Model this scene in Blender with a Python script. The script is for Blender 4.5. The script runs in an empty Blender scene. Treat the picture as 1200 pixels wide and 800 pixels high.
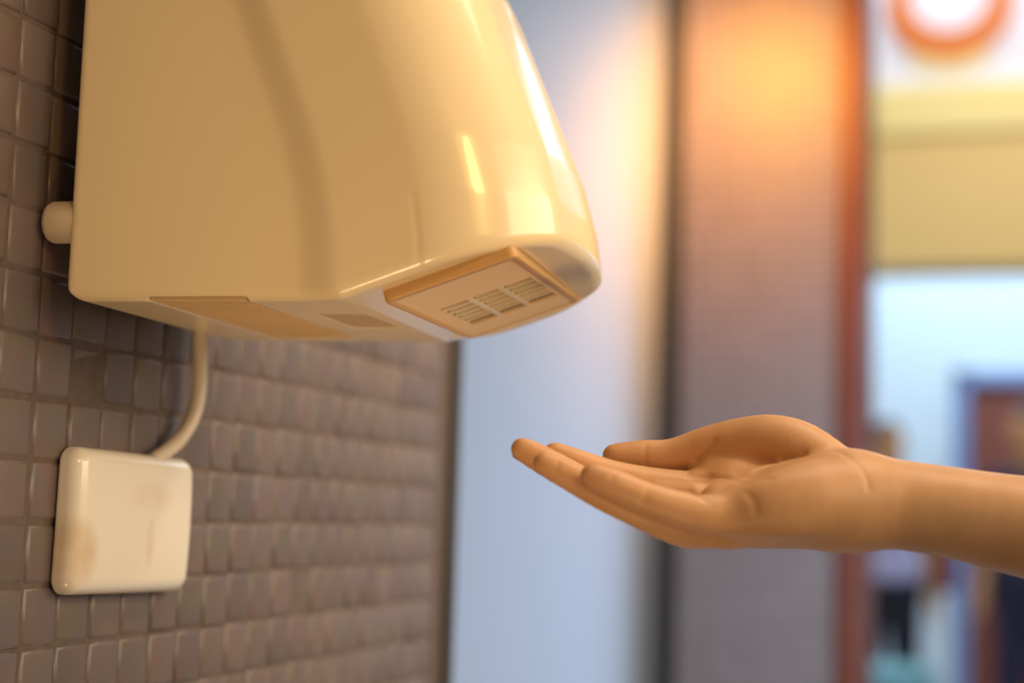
import bpy, math, random
import numpy as np
from mathutils import Matrix, Vector
random.seed(4); rng = np.random.default_rng(4)
SC = bpy.context.scene
COL = SC.collection

# ------------------------------------------------------------------ helpers
def link(name, me, mat=None, parent=None):
    o = bpy.data.objects.new(name, me); COL.objects.link(o)
    if mat is not None and me is not None:
        me.materials.append(mat)
    if parent is not None: o.parent = parent
    return o

def mesh_from(name, V, Q, smooth=True):
    V = np.asarray(V, dtype=np.float32); me = bpy.data.meshes.new(name)
    me.from_pydata([tuple(map(float, v)) for v in V], [], [tuple(int(i) for i in q) for q in Q])
    me.polygons.foreach_set('use_smooth', [smooth] * len(me.polygons)); me.update()
    return me

def tag(o, label, cat, group=None, kind=None):
    o['label'] = label; o['category'] = cat
    if group: o['group'] = group
    if kind: o['kind'] = kind
    return o

def struct(o): o['kind'] = 'structure'; return o

def boxes(name, blist, mat, parent=None, bevel=0.0, smooth=False):
    """blist: (x0,x1,y0,y1,z0,z1) boxes in one mesh, bevelled"""
    V, Q = [], []
    for (x0, x1, y0, y1, z0, z1) in blist:
        n = len(V)
        V += [(x0,y0,z0),(x1,y0,z0),(x1,y1,z0),(x0,y1,z0),(x0,y0,z1),(x1,y0,z1),(x1,y1,z1),(x0,y1,z1)]
        Q += [(n,n+3,n+2,n+1),(n+4,n+5,n+6,n+7),(n,n+1,n+5,n+4),(n+1,n+2,n+6,n+5),(n+2,n+3,n+7,n+6),(n+3,n,n+4,n+7)]
    o = link(name, mesh_from(name, V, Q, smooth), mat, parent)
    if bevel:
        m = o.modifiers.new('bevel', 'BEVEL'); m.width = bevel; m.segments = 3
    return o

def tube(name, pts, r, mat, parent=None, n=20, sub=8):
    P = [Vector(p) for p in pts]; path = []
    for i in range(len(P) - 1):
        p0 = P[max(i-1,0)]; p1 = P[i]; p2 = P[i+1]; p3 = P[min(i+2,len(P)-1)]
        for k in range(sub):
            t = k / sub
            path.append(0.5*((2*p1)+(p2-p0)*t+(2*p0-5*p1+4*p2-p3)*t*t+(3*p1-p0-3*p2+p3)*t**3))
    path.append(P[-1]); V, Q = [], []
    up = Vector((1, 0, 0))
    for i, c in enumerate(path):
        d = (path[min(i+1,len(path)-1)] - path[max(i-1,0)]).normalized()
        a = d.cross(up).normalized(); b = a.cross(d).normalized()
        rr = r(i/(len(path)-1)) if callable(r) else r
        for k in range(n):
            t = 2*math.pi*k/n; V.append(c + rr*(math.cos(t)*a + math.sin(t)*b))
    for i in range(len(path)-1):
        for k in range(n):
            k2 = (k+1) % n
            Q.append((i*n+k, i*n+k2, (i+1)*n+k2, (i+1)*n+k))
    Q.append(tuple(range(n-1,-1,-1))); Q.append(tuple((len(path)-1)*n+k for k in range(n)))
    return link(name, mesh_from(name, V, Q), mat, parent)

# ---- implicit surfaces -> mesh (naive surface nets)
def nets(d, org, h):
    nx, ny, nz = d.shape; s = d < 0
    c = np.zeros((nx-1, ny-1, nz-1), np.uint8)
    for i in (0,1):
        for j in (0,1):
            for k in (0,1):
                c += s[i:nx-1+i, j:ny-1+j, k:nz-1+k]
    act = (c > 0) & (c < 8); idx = np.full(act.shape, -1, np.int64)
    A = np.argwhere(act); idx[act] = np.arange(len(A))
    acc = np.zeros((len(A), 3)); cnt = np.zeros(len(A))
    for ax in range(3):
        o1, o2 = [a for a in range(3) if a != ax]
        for u in (0,1):
            for v in (0,1):
                off = np.zeros(3, int); off[o1] = u; off[o2] = v
                off2 = off.copy(); off2[ax] = 1
                a = d[tuple((A+off).T)]; b = d[tuple((A+off2).T)]
                m = (a < 0) != (b < 0)
                t = np.where(m, a/np.where(m, a-b, 1), 0)
                p = np.tile(off.astype(float), (len(A),1)); p[:,ax] += t
                acc[m] += p[m]; cnt[m] += 1
    V = (A + acc/cnt[:,None])*h + np.asarray(org)
    Q = []
    for ax in range(3):
        o1, o2 = [(1,2),(2,0),(0,1)][ax]
        sl0 = [slice(1,-1)]*3; sl0[ax] = slice(0, -1)
        sl1 = list(sl0); sl1[ax] = slice(1, None)
        a = s[tuple(sl0)]; b = s[tuple(sl1)]
        for flip in (False, True):
            E = np.argwhere((a & ~b) if not flip else (~a & b))
            for q in range(3):
                if q != ax: E[:,q] += 1
            def g(u, v):
                P = E.copy(); P[:,o1] -= u; P[:,o2] -= v
                return idx[tuple(P.T)]
            f = np.stack([g(1,1), g(0,1), g(0,0), g(1,0)], 1)
            Q.append(f if not flip else f[:, ::-1])
    return V, np.concatenate(Q)

def nets_mesh(name, fn, lo, hi, h):
    ax = [np.arange(a, b+h, h, dtype=np.float32) for a, b in zip(lo, hi)]
    X, Y, Z = np.meshgrid(*ax, indexing='ij', sparse=False)
    V, Q = nets(fn(X, Y, Z), [a[0] for a in ax], h)
    me = bpy.data.meshes.new(name)
    me.vertices.add(len(V)); me.vertices.foreach_set('co', V.astype(np.float32).ravel())
    me.loops.add(4*len(Q)); me.loops.foreach_set('vertex_index', Q.astype(np.int32).ravel())
    me.polygons.add(len(Q)); me.polygons.foreach_set('loop_start', np.arange(0, 4*len(Q), 4, dtype=np.int32))
    try: me.polygons.foreach_set('loop_total', np.full(len(Q), 4, dtype=np.int32))
    except Exception: pass
    me.update(calc_edges=True); me.validate()
    me.polygons.foreach_set('use_smooth', [True]*len(me.polygons)); me.update()
    return me

def cone(X, Y, Z, a, b):
    (ax,ay,az,ra), (bx,by,bz,rb) = a, b
    dx,dy,dz = bx-ax, by-ay, bz-az; L = dx*dx+dy*dy+dz*dz + 1e-9
    t = ((X-ax)*dx+(Y-ay)*dy+(Z-az)*dz)/L; n = math.sqrt(L)
    k = max(-.95, min(.95, (rb-ra)/n)); k = k/math.sqrt(1-k*k)/n
    t = np.clip(t + k*np.sqrt((X-ax-t*dx)**2+(Y-ay-t*dy)**2+(Z-az-t*dz)**2), 0, 1)
    return np.sqrt((X-ax-t*dx)**2+(Y-ay-t*dy)**2+(Z-az-t*dz)**2) - (ra+(rb-ra)*t)
def smin(a, b, k):
    h = np.maximum(k-np.abs(a-b), 0)/k
    return np.minimum(a, b) - h*h*k*0.25
def spline(pts, sub=4):
    if len(pts) < 3: return pts
    P = np.array(pts, float); out = []
    for i in range(len(P)-1):
        p0 = P[max(i-1,0)]; p1 = P[i]; p2 = P[i+1]; p3 = P[min(i+2,len(P)-1)]
        for q in range(sub):
            t = q/sub; out.append(tuple(.5*(2*p1+(p2-p0)*t+(2*p0-5*p1+4*p2-p3)*t*t+(3*p1-p0-3*p2+p3)*t**3)))
    return out+[tuple(P[-1])]
def chain(X, Y, Z, pts, k):
    d = None
    for a, b in zip(pts[:-1], pts[1:]):
        c = cone(X, Y, Z, a, b); d = c if d is None else smin(d, c, k)
    return d
def rint(a, b, r):      # intersection of two half spaces with a rounded edge
    return np.minimum(np.maximum(a+r, b+r), 0) + np.sqrt(np.maximum(a+r,0)**2+np.maximum(b+r,0)**2) - r

# ------------------------------------------------------------------ materials
def nodes(name):
    m = bpy.data.materials.new(name); m.use_nodes = True
    nt = m.node_tree; return m, nt, nt.nodes['Principled BSDF'], nt.nodes, nt.links
def simple(name, c, rough=.5, spec=.5, noise=0, nscale=20, bump=0, bscale=200, **kw):
    m, nt, b, N, L = nodes(name)
    b.inputs['Base Color'].default_value = (*c, 1); b.inputs['Roughness'].default_value = rough
    b.inputs['Specular IOR Level'].default_value = spec
    for k, v in kw.items(): b.inputs[k.replace('_', ' ')].default_value = v
    tc = N.new('ShaderNodeTexCoord')
    if noise:
        n = N.new('ShaderNodeTexNoise'); n.inputs['Scale'].default_value = nscale; n.inputs['Detail'].default_value = 5
        L.new(tc.outputs['Object'], n.inputs['Vector'])
        mx = N.new('ShaderNodeMix'); mx.data_type = 'RGBA'
        mx.inputs[6].default_value = (*[v*(1-noise) for v in c], 1); mx.inputs[7].default_value = (*[min(1, v*(1+noise)) for v in c], 1)
        L.new(n.outputs['Fac'], mx.inputs[0]); L.new(mx.outputs[2], b.inputs['Base Color'])
    if bump:
        n2 = N.new('ShaderNodeTexNoise'); n2.inputs['Scale'].default_value = bscale; n2.inputs['Detail'].default_value = 4
        L.new(tc.outputs['Object'], n2.inputs['Vector'])
        bp = N.new('ShaderNodeBump'); bp.inputs['Strength'].default_value = bump; bp.inputs['Distance'].default_value = .001
        L.new(n2.outputs['Fac'], bp.inputs['Height']); L.new(bp.outputs['Normal'], b.inputs['Normal'])
    return m

M_PLASTIC = simple('cream_plastic', (.78,.62,.36), rough=.22, noise=.03, nscale=9, Coat_Weight=.3, Coat_Roughness=.06)
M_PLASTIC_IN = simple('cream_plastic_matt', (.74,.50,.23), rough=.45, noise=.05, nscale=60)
M_COLLAR = simple('shade_toned_plastic', (.52,.29,.09), rough=.5, noise=.05)  # darker amber paints in the shade on the outlet block's near side
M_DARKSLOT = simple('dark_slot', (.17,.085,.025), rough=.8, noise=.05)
M_LABEL = simple('tan_label', (.46,.32,.17), rough=.55, noise=.18, nscale=90)
M_CABLE = simple('beige_cable', (.62,.50,.36), rough=.45, noise=.04, nscale=60)
M_RUBBER = simple('pale_rubber', (.60,.48,.30), rough=.7, noise=.05)
M_GROUT = simple('grout', (.13,.088,.066), rough=.95, noise=.35, nscale=150, bump=.6, bscale=600)
M_WHITE = simple('white_paint', (.70,.76,.86), rough=.6, noise=.02, nscale=3)
M_SHOPWALL = simple('shop_wall_paint', (.72,.83,.95), rough=.6, noise=.02)
M_DARKTRIM = simple('dark_trim', (.045,.040,.035), rough=.6, noise=.1)
M_WOODTRIM = simple('red_wood', (.15,.030,.012), rough=.45, noise=.15, nscale=8)
M_YELLOW = simple('yellow_fascia', (.80,.57,.21), rough=.6, noise=.03)
M_YELLOW2 = simple('pale_yellow_fascia', (.85,.70,.28), rough=.6, noise=.03)
M_FLOOR = simple('grey_floor', (.30,.27,.25), rough=.35, noise=.1, nscale=4)
M_CEIL = simple('ceiling_paint', (.75,.72,.68), rough=.8, noise=.02)
M_REDDOOR = simple('red_door', (.26,.07,.05), rough=.5, noise=.1)
M_FRAME = simple('blue_door_frame', (.22,.32,.62), rough=.5, noise=.03)

# ceramic mosaic with a shade per tile
def tile_mat():
    m, nt, b, N, L = nodes('brown_mosaic_tile')
    at = N.new('ShaderNodeAttribute'); at.attribute_name = 'shade'
    cr = N.new('ShaderNodeValToRGB'); e = cr.color_ramp.elements
    e[0].position = 0; e[0].color = (.135,.096,.082,1); e[1].position = 1; e[1].color = (.178,.127,.107,1)
    L.new(at.outputs['Fac'], cr.inputs['Fac'])
    tc = N.new('ShaderNodeTexCoord'); n = N.new('ShaderNodeTexNoise'); n.inputs['Scale'].default_value = 45; n.inputs['Detail'].default_value = 6
    L.new(tc.outputs['Object'], n.inputs['Vector'])
    mx = N.new('ShaderNodeMix'); mx.data_type = 'RGBA'; mx.blend_type = 'MULTIPLY'; mx.inputs[0].default_value = .35
    L.new(cr.outputs['Color'], mx.inputs[6]); L.new(n.outputs['Color'], mx.inputs[7]); L.new(mx.outputs[2], b.inputs['Base Color'])
    b.inputs['Roughness'].default_value = .38; b.inputs['Specular IOR Level'].default_value = .45
    n2 = N.new('ShaderNodeTexNoise'); n2.inputs['Scale'].default_value = 90
    L.new(tc.outputs['Object'], n2.inputs['Vector'])
    bp = N.new('ShaderNodeBump'); bp.inputs['Strength'].default_value = .25; bp.inputs['Distance'].default_value = .001
    L.new(n2.outputs['Fac'], bp.inputs['Height']); L.new(bp.outputs['Normal'], b.inputs['Normal'])
    return m
M_TILE = tile_mat()

def pier_mat():
    m, nt, b, N, L = nodes('pier_mosaic')
    tc = N.new('ShaderNodeTexCoord'); mp = N.new('ShaderNodeMapping'); mp.inputs['Rotation'].default_value = (math.pi/2, 0, 0)
    L.new(tc.outputs['Object'], mp.inputs['Vector'])
    br = N.new('ShaderNodeTexBrick'); br.offset = 0; br.inputs['Scale'].default_value = 1
    br.inputs['Brick Width'].default_value = .0333; br.inputs['Row Height'].default_value = .0333; br.inputs['Mortar Size'].default_value = .003
    br.inputs['Color1'].default_value = (.23,.17,.15,1); br.inputs['Color2'].default_value = (.27,.205,.185,1); br.inputs['Mortar'].default_value = (.10,.07,.06,1)
    L.new(mp.outputs['Vector'], br.inputs['Vector']); L.new(br.outputs['Color'], b.inputs['Base Color'])
    b.inputs['Roughness'].default_value = .45
    return m
M_PIER = pier_mat()

def plate_mat():
    m, nt, b, N, L = nodes('stained_cream_plastic')
    tc = N.new('ShaderNodeTexCoord'); sp = N.new('ShaderNodeSeparateXYZ'); L.new(tc.outputs['Object'], sp.inputs[0])
    def mth(op, a, bv=None, c=None):
        n = N.new('ShaderNodeMath'); n.operation = op
        for i, v in enumerate((a, bv, c)):
            if v is None: continue
            if hasattr(v, 'links'): L.new(v, n.inputs[i])
            else: n.inputs[i].default_value = v
        return n.outputs[0]
    def blob(cy, cz, wy, wz):
        y = mth('POWER', mth('DIVIDE', mth('ABSOLUTE', mth('SUBTRACT', sp.outputs[1], cy)), wy), 2)
        z = mth('POWER', mth('DIVIDE', mth('ABSOLUTE', mth('SUBTRACT', sp.outputs[2], cz)), wz), 2)
        return mth('MAXIMUM', mth('SUBTRACT', 1, mth('ADD', y, z)), 0)
    nz = N.new('ShaderNodeTexNoise'); nz.inputs['Scale'].default_value = 70; nz.inputs['Detail'].default_value = 5
    L.new(tc.outputs['Object'], nz.inputs['Vector'])
    s = mth('ADD', mth('ADD', blob(-.060,-.018,.020,.022), mth('MULTIPLY', blob(.010,-.012,.006,.018), .55)), mth('MULTIPLY', blob(.01,.016,.03,.010), .35))
    s = mth('MINIMUM', mth('MULTIPLY', mth('MULTIPLY', s, nz.outputs['Fac']), 1.1), 1)
    mx = N.new('ShaderNodeMix'); mx.data_type = 'RGBA'
    mx.inputs[6].default_value = (.72,.64,.52,1); mx.inputs[7].default_value = (.50,.31,.12,1)
    L.new(s, mx.inputs[0]); L.new(mx.outputs[2], b.inputs['Base Color'])
    b.inputs['Roughness'].default_value = .22; b.inputs['Coat Weight'].default_value = .3; b.inputs['Coat Roughness'].default_value = .08
    return m
M_PLATE = plate_mat()

def skin_mat():
    m, nt, b, N, L = nodes('skin')
    tc = N.new('ShaderNodeTexCoord')
    n = N.new('ShaderNodeTexNoise'); n.inputs['Scale'].default_value = 45; n.inputs['Detail'].default_value = 5
    L.new(tc.outputs['Object'], n.inputs['Vector'])
    cr = N.new('ShaderNodeValToRGB'); e = cr.color_ramp.elements
    e[0].position = .3; e[0].color = (.56,.285,.115,1); e[1].position = .7; e[1].color = (.64,.345,.155,1)
    L.new(n.outputs['Fac'], cr.inputs['Fac']); L.new(cr.outputs['Color'], b.inputs['Base Color'])
    b.inputs['Roughness'].default_value = .48; b.inputs['Specular IOR Level'].default_value = .4
    b.inputs['Subsurface Weight'].default_value = .25
    b.inputs['Subsurface Radius'].default_value = (1, .35, .15); b.inputs['Subsurface Scale'].default_value = .006
    n2 = N.new('ShaderNodeTexNoise'); n2.inputs['Scale'].default_value = 380; n2.inputs['Detail'].default_value = 3
    L.new(tc.outputs['Object'], n2.inputs['Vector'])
    bp = N.new('ShaderNodeBump'); bp.inputs['Strength'].default_value = .22; bp.inputs['Distance'].default_value = .0006
    L.new(n2.outputs['Fac'], bp.inputs['Height']); L.new(bp.outputs['Normal'], b.inputs['Normal'])
    return m
M_SKIN = skin_mat()
M_NAIL = simple('fingernail', (.72,.42,.30), rough=.25, noise=.03)

# ------------------------------------------------------------------ camera
FPX = 1826.
TH, PT, RO = math.radians(17.9), math.radians(6.2), .03
CP = np.array([.5, 0, 1.15])
F = np.array([-math.sin(TH)*math.cos(PT), math.cos(TH)*math.cos(PT), math.sin(PT)])
R0 = np.array([math.cos(TH), math.sin(TH), 0.]); U0 = np.cross(R0, F)
R = R0*math.cos(RO) + U0*math.sin(RO); U = np.cross(R, F)
cam = bpy.data.cameras.new('camera'); co = bpy.data.objects.new('camera', cam); COL.objects.link(co)
co.matrix_world = Matrix(((R[0],U[0],-F[0],CP[0]),(R[1],U[1],-F[1],CP[1]),(R[2],U[2],-F[2],CP[2]),(0,0,0,1)))
cam.lens = FPX/1200*36; cam.sensor_width = 36; cam.clip_start = .02
cam.dof.use_dof = True; cam.dof.focus_distance = .83; cam.dof.aperture_fstop = 2.9
SC.camera = co

# ------------------------------------------------------------------ the tiled wall on the left
T = .0333; Y_END = 1.362
def tiled_wall():
    V, Q, S = [], [], []
    z_rows = np.arange(-31, 45)*T + 1.1363; y_cols = np.arange(-35, 30)*.0325 + .3895
    for zc in z_rows:
        for yc in y_cols:
            y0, y1, z0, z1 = yc+.0009, yc+.0325-.0009, zc+.0009, zc+T-.0009
            if y1 > Y_END or z1 > 2.6 or z0 < .02: continue
            j = rng.normal(0, .00045, 4); y0 += j[0]; y1 += j[0]*.6; z0 += j[1]; z1 += j[1]*.6
            tx = .0023 + rng.normal(0, .00035); ty, tz = rng.normal(0, .007, 2); dy, dz = rng.normal(0, .00025, 2)
            n = len(V); yc2, zc2 = (y0+y1)/2, (z0+z1)/2
            for ins, x in ((0, 0.), (.0002, tx-.0014), (.0012, tx-.0003), (.0028, tx)):
                for (yy, zz) in ((y0+ins, z0+ins), (y1-ins, z0+ins), (y1-ins, z1-ins), (y0+ins, z1-ins)):
                    V.append((x + (0 if x == 0 else ty*(yy-yc2)+tz*(zz-zc2)), yy+dy*(zz-zc2)*60, zz+dz*(yy-yc2)*60))
            for l in range(3):
                for k in range(4):
                    k2 = (k+1) % 4
                    Q.append((n+4*l+k, n+4*l+k2, n+4*l+4+k2, n+4*l+4+k))
            Q.append((n+12, n+13, n+14, n+15)); S += [float(np.clip(rng.normal(.5,.28),0,1))]*13
    nt_ = len(Q); n = len(V)
    x0, x1, y0, y1, z0, z1 = -.12, .0012, -1.0, Y_END, 0, 2.6
    V += [(x0,y0,z0),(x1,y0,z0),(x1,y1,z0),(x0,y1,z0),(x0,y0,z1),(x1,y0,z1),(x1,y1,z1),(x0,y1,z1)]
    Q += [(n,n+3,n+2,n+1),(n+4,n+5,n+6,n+7),(n,n+1,n+5,n+4),(n+1,n+2,n+6,n+5),(n+2,n+3,n+7,n+6),(n+3,n,n+4,n+7)]
    S += [0]*6
    me = mesh_from('wall_left', V, Q, True); o = link('wall_left', me, M_TILE); me.materials.append(M_GROUT)
    me.polygons.foreach_set('material_index', [0]*nt_+[1]*6)
    a = me.attributes.new('shade', 'FLOAT', 'FACE'); a.data.foreach_set('value', S)
    return struct(o)
wall = tiled_wall()
struct(boxes('trim_1', [(-.125,.008,Y_END,Y_END+.016,0,2.6)], M_DARKTRIM, bevel=.002))

# ------------------------------------------------------------------ hand dryer
FZ = [-.05,.0,.033,.058,.088,.141,.187,.222,.27,.31,.335]; FPp = [.2605,.2595,.257,.253,.2445,.2225,.2035,.1855,.153,.112,.07]
W = .212; SL = math.radians(19); PB = .145; HT = .345
def dryer_sdf(p, w, z):
    fr = np.interp(z, FZ, FPp).astype(np.float32)
    c = fr - p
    q_ = np.clip((c-.114)/.026, 0, 1); half = W/2 - .0052*q_*q_*(3-2*q_)
    half = half - .0008*np.exp(-((c-.070)/.0012)**2)*(z < .055)*.5
    side_n = (W - half*0 - w) - W + (W/2-half)*0
    near = (W/2-half) - w; far = w - (W/2+half)
    front = (p-(fr+.002-1.35*(w-W/2)**2))*.93; back = -(p+.0163)
    d = np.maximum(rint(near, front, .052), rint(far, front, .038))
    d = rint(d, back, .004); 
    d = np.maximum(d, rint(far, back, .045))
    zb = np.maximum(0, (p-PB)*math.tan(SL))
    sm = lambda v, a, b: (lambda t: t*t*(3-2*t))(np.clip((v-a)/(b-a), 0, 1))
    zb = zb - .0060*sm(p,.205,.250)*(.25+.75*sm(w,.03,.19)) - .0028*sm(w,.175,.205)*sm(p,PB,PB+.05)*(1-sm(p,.20,.24)) - .0042*sm(w,.188,.196)*sm(p,PB,PB+.03)*(1-sm(p,.215,.25))
    bot = (zb-z)*np.where(p > PB, math.cos(SL), 1.).astype(np.float32)
    d2 = rint(d, bot, .0065); d2 = np.maximum(d2, rint(back, bot, .012))
    d2 = rint(d2, z-HT, .02)
    u = (p-PB)*math.cos(SL)+z*math.sin(SL); n = -(p-PB)*math.sin(SL)+z*math.cos(SL)
    v1 = np.maximum(np.maximum(.033-p, p-.090), np.maximum(np.maximum(.008-w, w-.186), z-.007))
    v2 = np.maximum(np.maximum(.108-p, p-.137), np.maximum(np.maximum(.066-w, w-.130), z-.0012))
    return np.maximum(np.maximum(d2, -v1), -v2)
dm = nets_mesh('housing', dryer_sdf, (-.0215,-.006,-.0105), (.268,.220,.352), .0015)
ang = math.radians(4)
dryer = bpy.data.objects.new('hand_dryer', None); COL.objects.link(dryer)
dryer.matrix_world = Matrix(((math.cos(ang),-math.sin(ang),0,.0395),(math.sin(ang),math.cos(ang),0,.7001),(0,0,1,1.2533),(0,0,0,1))) @ Matrix.Scale(.961, 4)
tag(dryer, 'cream glossy plastic hand dryer mounted high on the brown tiled wall', 'hand dryer')
link('housing', dm, M_PLASTIC, dryer)
# outlet panel in the sloping underside of the nose
def slope(u, w, n): return (PB+u*math.cos(SL)-n*math.sin(SL), w, u*math.sin(SL)+n*math.cos(SL))
def slope_boxes(name, bl, mat, parent, bevel=0):
    o = boxes(name, bl, mat, parent, bevel)
    for v in o.data.vertices: v.co = slope(*v.co)
    return o
BU0, BU1, BW0, BW1, BN = .018, .094, .018, .190, -.0065
OU0, OU1, OW0, OW1 = BU0+.013, BU1-.007, BW0+.060, BW0+.133
def collar(name, n0, n1, mat, parent):     # rounded rectangular ring of the outlet block
    def ring(n, ins, rad=.005):
        r = []
        for (cu, cw, a0) in ((BU1-rad,BW1-rad,0),(BU0+rad,BW1-rad,90),(BU0+rad,BW0+rad,180),(BU1-rad,BW0+rad,270)):
            for k in range(7):
                t = math.radians(a0+15*k); q = rad-ins; r.append(slope(cu+q*math.cos(t), cw+q*math.sin(t), n))
        return r
    V = []; Q = []; rs = [ring(n1, 0), ring(n0+.0012, 0), ring(n0+.0003, .0004), ring(n0, .0012), ring(n0, .0045), ring(n1, .0045)]
    for r in rs: V += r
    m = len(rs[0])
    for i in range(len(rs)-1):
        for k in range(m): Q.append((i*m+k, i*m+(k+1)%m, (i+1)*m+(k+1)%m, (i+1)*m+k))
    me = mesh_from(name, V, Q, True); return link(name, me, mat, parent)
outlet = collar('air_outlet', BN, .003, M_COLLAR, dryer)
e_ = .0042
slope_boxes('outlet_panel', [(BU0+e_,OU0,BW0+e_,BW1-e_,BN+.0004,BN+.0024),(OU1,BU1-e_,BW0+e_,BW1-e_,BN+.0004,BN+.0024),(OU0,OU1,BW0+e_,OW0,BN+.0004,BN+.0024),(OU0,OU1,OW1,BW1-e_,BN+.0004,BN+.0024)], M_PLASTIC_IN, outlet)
sl = []
for k in range(1, 6):
    w = OW0+(OW1-OW0)*k/6; sl.append((OU0,OU1,w-.0012,w+.0012,BN+.0008,BN+.0030))
for k in (1, 2):
    u = OU0+(OU1-OU0)*k/3; sl.append((u-.0012,u+.0012,OW0,OW1,BN+.0003,BN+.0028))
slope_boxes('outlet_grille', sl, M_PLASTIC, outlet)
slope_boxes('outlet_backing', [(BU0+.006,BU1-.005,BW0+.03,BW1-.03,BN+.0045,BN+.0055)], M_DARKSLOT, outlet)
# intake louvres under the rear
lv = []
w = .0095
while w < .183:
    lv.append((.0335,.0895,w,w+.0036,.0004,.0045)); w += .0078
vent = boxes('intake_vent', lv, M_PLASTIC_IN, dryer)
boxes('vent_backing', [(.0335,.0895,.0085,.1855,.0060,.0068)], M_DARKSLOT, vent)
boxes('rating_label', [(.1085,.1365,.0665,.1295,.0004,.0014)], M_LABEL, dryer)
# wall spacer behind the housing
def lathe(name, prof, mat, parent=None, n=32, M=None):
    V, Q = [], []
    for (r, x) in prof:
        for k in range(n):
            t = 2*math.pi*k/n; V.append((x, r*math.cos(t), r*math.sin(t)))
    for i in range(len(prof)-1):
        for k in range(n):
            k2 = (k+1) % n; Q.append((i*n+k, i*n+k2, (i+1)*n+k2, (i+1)*n+k))
    me = mesh_from(name, V, Q); o = link(name, me, mat, parent)
    if M is not None:
        for v in me.vertices: v.co = M @ v.co
    return o
for (w_, z_) in ((.016, .046), (.196, .046), (.016, .25), (.196, .25)):
    gap = (.0395-.0665*w_)/.961 - .0163 
    lathe('wall_spacer', [(0,.004),(.0108,.004),(.0118,0),(.0118,-gap+.008),(.0108,-gap+.0055),(0,-gap+.005)], M_RUBBER, dryer, M=Matrix.Translation((-.0163, w_+.002, z_)))

# ------------------------------------------------------------------ junction box cover and cable
PY, PZ = .8015, 1.1365
def plate_sdf(x, y, z):
    hy, hz = .0640, .0405
    e = rint(np.abs(y)-hy, np.abs(z)-hz, .010)
    dome = .0165 - .0015*((y/hy)**2+(z/hz)**2)
    d = rint(e, x-dome, .0085)
    return np.maximum(d, -x)
pm = nets_mesh('junction_box_cover', plate_sdf, (-.003,-.076,-.045), (.020,.076,.045), .001)
plate = link('junction_box_cover', pm, M_PLATE)
plate.matrix_world = Matrix.Translation((.003, PY, PZ)) @ Matrix.Rotation(math.radians(-1.2), 4, 'X')
tag(plate, 'square cream plastic junction box cover with yellow stains on the tiled wall', 'junction box')
def wallpt(px, py, x):
    r = F + R*(px-600)/FPX - U*(py-400)/FPX; t = (x-CP[0])/r[0]; return CP+t*r
cab = [(.016,.860,1.275),(.016,.8635,1.250),(.0155,.866,1.232),(.015,.866,1.214),(.014,.861,1.200),(.013,.850,1.188),(.0115,.838,1.180),(.010,.824,1.173)]
cable = tube('power_cable', cab, .0047, M_CABLE)
tag(cable, 'beige curved power cable from beneath the dryer into the junction box', 'cable')

# ------------------------------------------------------------------ hand and forearm
Z0 = 780.
def H(px, py, dd, r): k = (Z0+dd)/FPX; return ((px-600)*k, -(py-400)*k, dd, r)
FING = dict(
 little=[(694,557,-30,5.8),(719,567,-31,7.0),(751,581,-31,7.4),(785,593,-30,8.2),(824,602,-28,9.2),(862,601,-23,10.5)],
 ring=[(638,543,-14,5.7),(665,556,-15,7.0),(706,579,-16,7.6),(757,601,-15,8.4),(815,617,-11,9.6),(850,616,-7,11)],
 middle=[(612,526,3,5.8),(640,541,2,7.1),(690,569,1,7.8),(745,596,2,8.6),(805,619,4,9.8),(850,612,8,11)],
 index=[(650,531,20,5.7),(676,542,20,6.9),(715,557,21,8.0),(764,570,23,9.8),(822,580,26,11.8)],
 thumb=[(720,534,44,6.4),(752,534,44,8.2),(788,534,42,9.0),(830,525,39,11.4),(870,521,34,14),(905,520,28,15),(940,529,21,14.8),(985,556,12,13)])
FING = {k: [H(*p) for p in v] for k, v in FING.items()}
PALM = [[(862,601,-23,10.5),(905,593,-24,14.8),(955,586,-18,18.6),(1000,587,-9,20)],
        [(850,616,-8,10.5),(920,608,-6,13),(990,602,-4,15)], [(850,612,8,11),(990,598,6,16)], [(822,580,26,11.8),(985,575,16,16)],
        [(845,591,4,13.2),(915,585,2,17.6),(990,578,3,20)], [(828,544,37,8),(862,564,24,12)]]
PADS = [[H(772,583,6,9), H(812,588,2,10.5)], [H(842,590,-16,10), H(868,588,-15,11.5)]]
PALM = [[H(*p) for p in c] for c in PALM]
ARM = [[(990,590,-7,19),(1020,589,-7,20.5),(1100,598,-8,21),(1200,617,-9,24.2),(1380,648,-12,31),(1600,680,-15,34)],
       [(990,584,9,18),(1020,586,9,20),(1100,597,11,20.5),(1200,616,12,23),(1380,646,14,29),(1600,680,14,34)]]
ARM = [[H(*p) for p in c] for c in ARM]
FING_S = {k: spline(v) for k, v in FING.items()}; PALM = [spline(c, 3) for c in PALM]; ARM = [spline(c) for c in ARM]
def hand_base(X, Y, Z):
    palm = None
    for c in PALM:
        d = chain(X, Y, Z, c, 3); palm = d if palm is None else smin(palm, d, 10)
    arm = smin(chain(X,Y,Z,ARM[0],.3), chain(X,Y,Z,ARM[1],.3), 14)
    palm = smin(palm, arm, 12)
    fing = None
    for k in ('little','ring','middle','index'):
        d = chain(X, Y, Z, FING_S[k], .6); fing = d if fing is None else smin(fing, d, .9)
    for c in PADS: fing = smin(fing, chain(X, Y, Z, c, 1), 2)
    th = chain(X, Y, Z, FING_S['thumb'], .6)
    return smin(smin(palm, fing, 3.5), th, 2.5)
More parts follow.
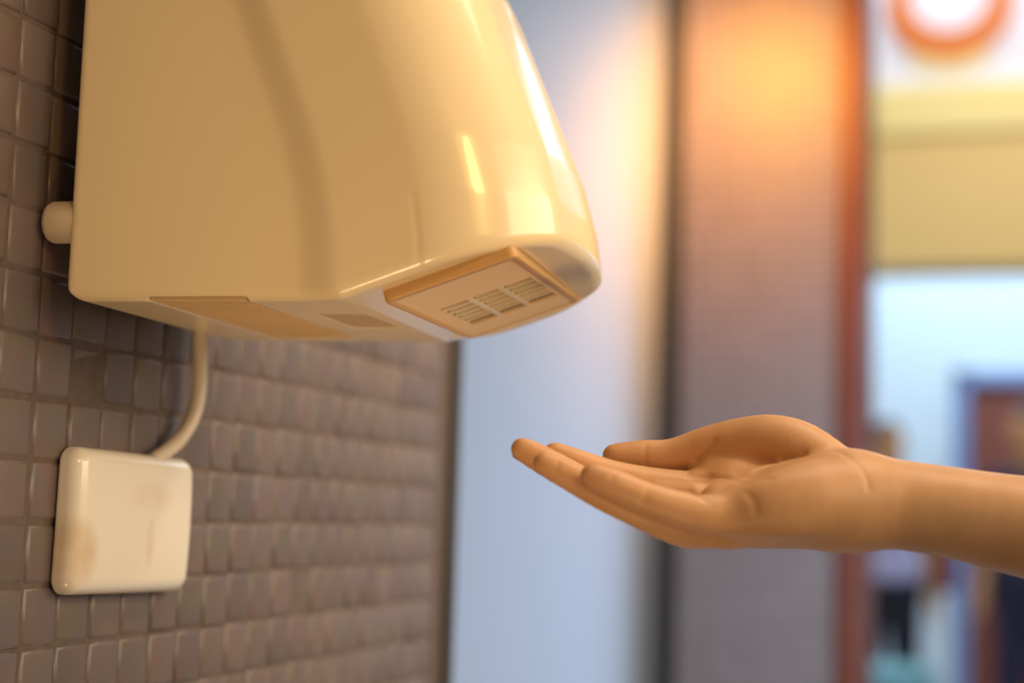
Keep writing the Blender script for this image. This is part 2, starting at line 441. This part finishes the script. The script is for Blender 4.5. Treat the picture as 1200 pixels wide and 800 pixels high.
def trace(px, py):
    d = np.array([(px-600)/FPX, -(py-400)/FPX, 1.]); L = np.linalg.norm(d); t = 690.
    for _ in range(60):
        p = d*t; s = float(hand_base(np.array([p[0]]), np.array([p[1]]), np.array([p[2]-Z0]))[0])
        if s < .05: break
        t += s/L*.9
        if t > 860: return None
    return (p[0], p[1], p[2]-Z0)
CREASES = [  # pixel trail across the visible skin, depth mm, width mm
 ([(804,555),(830,559),(855,560),(882,553),(900,545),(918,538),(942,532)], 1.1, 1.7),
 ([(806,553),(815,540),(827,528),(838,516)], 1.1, 1.3),
 ([(845,562),(870,566),(900,560)], .35, 1.8),
 ([(978,528),(996,537),(1008,548),(1016,560),(1018,574)], .45, .9),
 ([(808,575),(816,580),(828,586)], .8, 1.2),
 ([(876,578),(884,588),(886,600)], .5, 1.8),
 ([(757,521),(756,532),(757,545)], .35, 1.0),
 ([(718,556),(716,566)], .3, 1.0), ([(760,568),(757,580),(752,590)], .3, 1.1),
 ([(655,540),(650,552)], .3, 1.0)]
def seg(X, Y, Z, a, b):
    dx,dy,dz = b[0]-a[0], b[1]-a[1], b[2]-a[2]; L = dx*dx+dy*dy+dz*dz+1e-9
    t = np.clip(((X-a[0])*dx+(Y-a[1])*dy+(Z-a[2])*dz)/L, 0, 1)
    return np.sqrt((X-a[0]-t*dx)**2+(Y-a[1]-t*dy)**2+(Z-a[2]-t*dz)**2)
CR = []
for pts, dep, wd in CREASES:
    P = [q for q in (trace(*p) for p in pts) if q is not None]
    if len(P) > 1: CR.append((P, dep, wd))
def hand_sdf(X, Y, Z):
    d = hand_base(X, Y, Z)
    for P, dep, wd in CR:
        P_ = np.array(P); lo = P_.min(0)-5; hi = P_.max(0)+5
        ii = [np.nonzero((g >= l) & (g <= h))[0] for g, l, h in ((X[:,0,0],lo[0],hi[0]),(Y[0,:,0],lo[1],hi[1]),(Z[0,0,:],lo[2],hi[2]))]
        if min(len(i) for i in ii) == 0: continue
        s = tuple(slice(i[0], i[-1]+1) for i in ii)
        m = None
        for a, b in zip(P[:-1], P[1:]):
            q = seg(X[s], Y[s], Z[s], a, b); m = q if m is None else np.minimum(m, q)
        d[s] += 1.8*dep*np.exp(-(m/wd)**2)
    return d
hm = nets_mesh('person', hand_sdf, (-6,-178,-52), (475,-32,62), 1.15)
MH = Matrix(((R[0],U[0],F[0],CP[0]+F[0]*.78),(R[1],U[1],F[1],CP[1]+F[1]*.78),(R[2],U[2],F[2],CP[2]+F[2]*.78),(0,0,0,1))) @ Matrix.Scale(.001, 4)
def bake(me, M):
    n = len(me.vertices); a = np.empty(n*3, np.float32); me.vertices.foreach_get('co', a); a = a.reshape(-1,3)
    Mn = np.array(M); a = a @ Mn[:3,:3].T + Mn[:3,3]; me.vertices.foreach_set('co', a.astype(np.float32).ravel()); me.update()
if MH.to_3x3().determinant() < 0: hm.flip_normals()
bake(hm, MH)
person = link('person', hm, M_SKIN)
ms = person.modifiers.new('smooth', 'SMOOTH'); ms.factor = .5; ms.iterations = 4
tag(person, 'bare forearm and open hand held palm up beneath the hand dryer nozzle', 'person')
# fingernails on the back of each tip
for k, pts in FING.items():
    a, b = Vector(pts[0][:3]), Vector(pts[1][:3]); ra = pts[0][3]; rb = pts[1][3]
    ax = (a-b).normalized(); dor = Vector((0,-1,.35)) if k != 'thumb' else Vector((-.1,.25,1))
    dor = (dor - ax*dor.dot(ax)).normalized(); sd = ax.cross(dor)
    V, Q = [], []; nu, nv = 12, 10
    for lay in (.25, -.5):
        for i in range(nu+1):
            for j in range(nv+1):
                ph = math.radians(-52+104*i/nu); t = -8.0 + 11.0*j/nv
                c = a + ax*min(t, 0); r = ra+(rb-ra)*max(0,-t)/(a-b).length
                if t > 0:
                    e = t/ra; rr = r*math.sqrt(max(.05, 1-e*e*.75)); c = a+ax*t
                else: rr = r
                w = 1-.25*abs(j/nv-.5)*2
                V.append(c + (rr+lay)*(math.cos(ph*w)*dor + math.sin(ph*w)*sd))
    m_ = (nu+1)*(nv+1)
    for i in range(nu):
        for j in range(nv):
            q = i*(nv+1)+j; Q += [(q,q+1,q+nv+2,q+nv+1), (m_+q,m_+q+nv+1,m_+q+nv+2,m_+q+1)]
    me = mesh_from('fingernail', V, Q); bake(me, MH); link('fingernail', me, M_NAIL, person)

# ------------------------------------------------------------------ far side of the room
struct(boxes('floor', [(-5,4.5,-2,12,-.1,0)], M_FLOOR))
struct(boxes('wall_far', [(-3.2,-.455,4.5,4.6,0,3.0)], M_WHITE))
struct(boxes('trim_2', [(-.475,-.40,4.40,4.60,0,3.0)], M_DARKTRIM, bevel=.004))
struct(boxes('wall_pier', [(-.40,.045,4.36,4.70,0,3.0)], M_PIER))
struct(boxes('trim_3', [(.045,.110,4.34,4.72,0,3.0)], M_WOODTRIM, bevel=.004))
# room beyond: white wall with a door, yellow beam and round sign over the opening
ZS = 9/7.
struct(boxes('wall_shop', [(-2.5,.20,9,9.15,0,4.6),(.20,1.14,9,9.15,1.99,4.6),(1.14,4.5,9,9.15,0,4.6)], M_SHOPWALL))
d1 = struct(boxes('door_1', [(.27,1.07,9.02,9.07,0,1.93)], M_REDDOOR, bevel=.01))
boxes('door_frame', [(.19,.27,8.97,9.10,0,2.0),(1.07,1.15,8.97,9.10,0,2.0),(.19,1.15,8.97,9.10,1.93,2.0)], M_FRAME, d1, bevel=.005)
lathe('door_handle', [(0,-.05),(.022,-.05),(.026,-.035),(.010,-.03),(.010,0),(.03,0),(.03,.008)], simple('handle_metal',(.6,.6,.6),rough=.3,Metallic=1.), d1, M=Matrix.Translation((.99,8.99,1.0)) @ Matrix.Rotation(math.pi/2,4,'Z'))
beam = boxes('yellow_fascia_beam', [(-2.5,4.5,7,7.35,2.27,2.86)], M_YELLOW, bevel=.01)
tag(beam, 'wide yellow horizontal fascia above the bright room beyond the wall pier', 'fascia')
boxes('top_ledge', [(-2.5,4.5,6.96,7.37,2.86,3.08)], M_YELLOW2, beam, bevel=.01)
sign = boxes('sign_board', [(-2.5,4.5,7.05,7.15,3.08,4.0)], simple('sign_white',(.70,.68,.76),rough=.5), bevel=.005)
tag(sign, 'white sign board with round orange emblem standing above the yellow fascia', 'sign')
def crescent(name, ro, ri, up, th, y0, cx, cz, mat, parent, a0=0, a1=360, n=72):
    V, Q = [], []
    for i in range(n+1):
        t = math.radians(a0+(a1-a0)*i/n)
        for (r, dz, y) in ((ro,0,y0),(ri,up,y0),(ri,up,y0+th),(ro,0,y0+th)):
            V.append((cx+r*math.cos(t), y, cz+r*math.sin(t)+dz))
    for i in range(n):
        for k in range(4):
            k2 = (k+1) % 4; Q.append((4*i+k,4*i+4+k,4*i+4+k2,4*i+k2))
    return link(name, mesh_from(name, V, Q, False), mat, parent)
M_OR = simple('orange_emblem', (.62,.15,.012), rough=.5, noise=.03)
crescent('emblem_ring', .275, .180, .04, .035, 7.02, .24, 3.48, M_OR, sign)
crescent('emblem_underline', .315, .275, .0, .03, 7.03, .24, 3.48, M_YELLOW2, sign, 235, 305)

# people in the far room
def pm(name, fn, lo, hi, h, M, mat, parent=None):
    me = nets_mesh(name, fn, lo, hi, h); bake(me, M); return link(name, me, mat, parent)
def far_person(x, y, rot, scale, hairlong, top, bottom, label, bend=0.):
    M = Matrix.Translation((x, y, 0)) @ Matrix.Rotation(rot, 4, 'Z') @ Matrix.Scale(scale, 4)
    hd = (0, -.01, 1.60)
    legs = [[(s*.09,0,.90,.085),(s*.095,-.01,.50,.058),(s*.10,.02,.09,.040)] for s in (-1,1)]
    feet = [[(s*.10,.03,.045,.040),(s*.115,-.13,.030,.030)] for s in (-1,1)]
    arms = [[(s*.17,.01,1.38,.055),(s*.23,.03,1.10,.042),(s*.22,-.06,.86,.030),(s*.215,-.08,.78,.028)] for s in (-1,1)]
    fingers = [[(s*(.205+.012*k),-.085+.02*(k-1.5),.77,.009),(s*(.20+.010*k),-.10+.02*(k-1.5),.70,.007)] for s in (-1,1) for k in range(4)]
    fingers += [[(s*.20,-.11,.79,.010),(s*.185,-.135,.74,.008)] for s in (-1,1)]
    tors = [[(0,.0,.94,.13),(0,.01,1.12,.115),(0,.0,1.30,.12)], [(-.07,0,.95,.10),(.07,0,.95,.10)], [(-.13,.01,1.38,.06),(.13,.01,1.38,.06)], [(0,.01,1.36,.08),(0,0,1.50,.052)]]
    def torso(X,Y,Z):
        d = None
        for c in tors: q = chain(X,Y*1.25,Z,c,.04); d = q if d is None else smin(d,q,.06)
        return d
    def legsf(X,Y,Z): return smin(chain(X,Y,Z,legs[0],.03), chain(X,Y,Z,legs[1],.03), .02)
    def armsf(X,Y,Z): return np.minimum(chain(X,Y,Z,arms[0],.03), chain(X,Y,Z,arms[1],.03))
    def body(X,Y,Z):
        d = smin(torso(X,Y,Z), legsf(X,Y,Z), .03); d = smin(d, armsf(X,Y,Z), .03)
        for c in feet: d = smin(d, chain(X,Y,Z,c,.02), .02)
        for c in fingers: d = smin(d, chain(X,Y,Z,c,.004), .006)
        h = np.sqrt((X/.078)**2+((Y-hd[1])/.095)**2+((Z-hd[2])/.118)**2); h = (h-1)*.08
        h = smin(h, chain(X,Y,Z,[(0,-.095,1.60,.010),(0,-.110,1.575,.014)],.01), .015)     # nose
        for s in (-1,1):
            h = smin(h, chain(X,Y,Z,[(s*.080,0,1.615,.010),(s*.080,.005,1.575,.009)],.01), .008)  # ears
            e = np.sqrt((X-s*.032)**2+(Y+.112)**2+(Z-1.615)**2)-.020; h = np.maximum(h, -e)        # eye sockets
        m_ = chain(X,Y,Z,[(-.022,-.103,1.545,.007),(.022,-.103,1.545,.007)],.01); h = smin(h, m_, .006)
        return smin(d, h, .03)
    lo, hi = (-.36,-.24,0.0), (.36,.22,1.78)
    b = pm('person', body, lo, hi, .0075, M, M_SKIN)
    tag(b, label, 'person')
    pm('top', lambda X,Y,Z: np.maximum(smin(torso(X,Y,Z), armsf(X,Y,Z), .04)-.010, np.maximum(np.maximum(Z-1.44, .90-Z), -(Z-1.12)*1. - 9*(np.abs(X) < .175)+0)), lo, hi, .0075, M, top, b)
    pm('trousers', lambda X,Y,Z: np.maximum(smin(legsf(X,Y,Z), torso(X,Y,Z), .05)-.012, np.maximum(Z-.93, .14-Z)), lo, hi, .0075, M, bottom, b)
    mh = simple('dark_hair', (.035,.018,.008), rough=.5, noise=.2, nscale=60)
    def hair(X,Y,Z):
        h = (np.sqrt((X/.090)**2+((Y-.012)/.105)**2+((Z-1.625)/.118)**2)-1)*.09
        h = np.maximum(h, np.where(Y < -.045, 1.655-Z, -1))
        if hairlong: h = smin(h, np.maximum(chain(X,Y,Z,[(0,.06,1.62,.085),(0,.085,1.30,.10)],.02), -(Y+.02)), .03)
        return h
    pm('hair', hair, lo, hi, .0075, M, mh, b)
    return b
far_person(-.075, 7.7, .5, .945, False, simple('lavender_shirt',(.42,.40,.62),rough=.8,noise=.05), simple('black_trousers',(.02,.018,.03),rough=.8,noise=.1),
           'distant blurred person in lavender shirt and dark trousers beside the red wooden trim')
far_person(.57, 7.4, -.6, .98, True, simple('navy_shirt',(.02,.025,.07),rough=.8,noise=.1), simple('navy_trousers',(.025,.025,.06),rough=.8,noise=.1),
           'distant blurred person with dark hair and navy clothes at the right edge')
# shoulder bag and pale teal tub
bag = bpy.data.objects.new('shoulder_bag', None); COL.objects.link(bag); bag.location = (.20,7.50,.84)
tag(bag, 'dark red shoulder bag hanging beside the distant person in the lavender shirt', 'bag')
M_BAG = simple('dark_red_leather', (.20,.03,.025), rough=.5, noise=.1)
boxes('bag_body', [(-.045,.045,-.12,.12,0,.26)], M_BAG, bag, bevel=.02)
tube('strap', [(0,-.09,.25),(-.02,-.07,.45),(-.04,0,.53),(-.02,.07,.45),(0,.09,.25)], .010, M_BAG, bag, n=10)
prof = [(0,0),(.15,0),(.16,.01),(.20,.50),(.215,.51),(.215,.53),(.205,.535),(.19,.52),(.15,.03),(0,.02)]
tub = lathe('laundry_tub', prof, simple('teal_plastic',(.25,.55,.62),rough=.4,noise=.03), None, M=Matrix.Rotation(-math.pi/2,4,'Y'))
tub.location = (-.02,7.0,0)
tag(tub, 'pale teal rounded plastic tub standing low in front of the lavender person', 'tub')

# ------------------------------------------------------------------ light
def area(name, loc, target, size, power, color, sy=None, spread=None):
    l = bpy.data.lights.new(name, 'AREA'); l.energy = power; l.color = color; l.size = size
    if sy: l.shape = 'RECTANGLE'; l.size_y = sy
    if spread: l.spread = math.radians(spread)
    o = bpy.data.objects.new(name, l); COL.objects.link(o); o.location = loc
    o.rotation_euler = (Vector(target)-Vector(loc)).to_track_quat('-Z','Y').to_euler(); return o
def spot(name, loc, target, power, color, ang, blend=1, rad=.05):
    l = bpy.data.lights.new(name, 'SPOT'); l.energy = power; l.color = color; l.spot_size = math.radians(ang); l.spot_blend = blend; l.shadow_soft_size = rad
    o = bpy.data.objects.new(name, l); COL.objects.link(o); o.location = loc
    o.rotation_euler = (Vector(target)-Vector(loc)).to_track_quat('-Z','Y').to_euler(); return o
WARM = (1,.56,.16)
spot('warm_spot_dryer', (.98,-.02,1.80), (.13,.78,1.46), 15, (1,.56,.17), 52, 1, .10)  # added spot, stands in for the warm flare tint on the dryer
spot('underside_fill', (.34,.12,.30), (.17,.80,1.26), 30, (1,.66,.36), 22, 1, .15)  # added narrow fill spot from below, brightens the dryer underside
area('window_right', (2.3,1.1,1.95), (.1,.9,1.55), 2.4, 46, (1,.84,.60), 1.15)
area('top_soft_fill', (.75,1.0,2.4), (.70,.9,0), .7, 8.5, (1,.80,.60))  # added soft top light over the hand
spot('tiled_wall_fill', (.9,1.7,2.35), (0,1.28,1.36), 62, (1,.76,.56), 38, 1, .1)  # added fill spot, brightens the far end of the tiled wall
area('far_wall_cool_fill', (1.2,3.0,1.3), (-1.0,4.5,.5), 1.2, 46, (.48,.69,1), 1.2)  # added cool area fill that blues the far wall, not a window
spot('warm_spot_far', (-.22,3.55,2.62), (-.17,4.36,2.25), 85, (1,.42,.07), 84, 1, .1)  # added orange spot in place of the flare glow on the pier top
spot('warm_spot_wall', (-.45,3.3,2.75), (-.62,4.5,2.36), 19, (1,.64,.46), 50, 1, .1)  # added spot, imitates the flare's bright core on the far wall
area('shop_light', (.6,8.0,4.2), (.5,8.6,0), 2.5, 150, (.62,.82,1))
area('shop_front', (.8,5.6,3.6), (.5,7.2,2.9), 1.6, 22, (1,.90,.80))
w = bpy.data.worlds.new('world'); SC.world = w; w.use_nodes = True
w.node_tree.nodes['Background'].inputs[0].default_value = (1,.90,.80,1); w.node_tree.nodes['Background'].inputs[1].default_value = .22

SC.view_settings.view_transform = 'Standard'; SC.view_settings.look = 'None'
SC.view_settings.gamma = 1; SC.view_settings.use_curve_mapping = False; SC.view_settings.exposure = .3
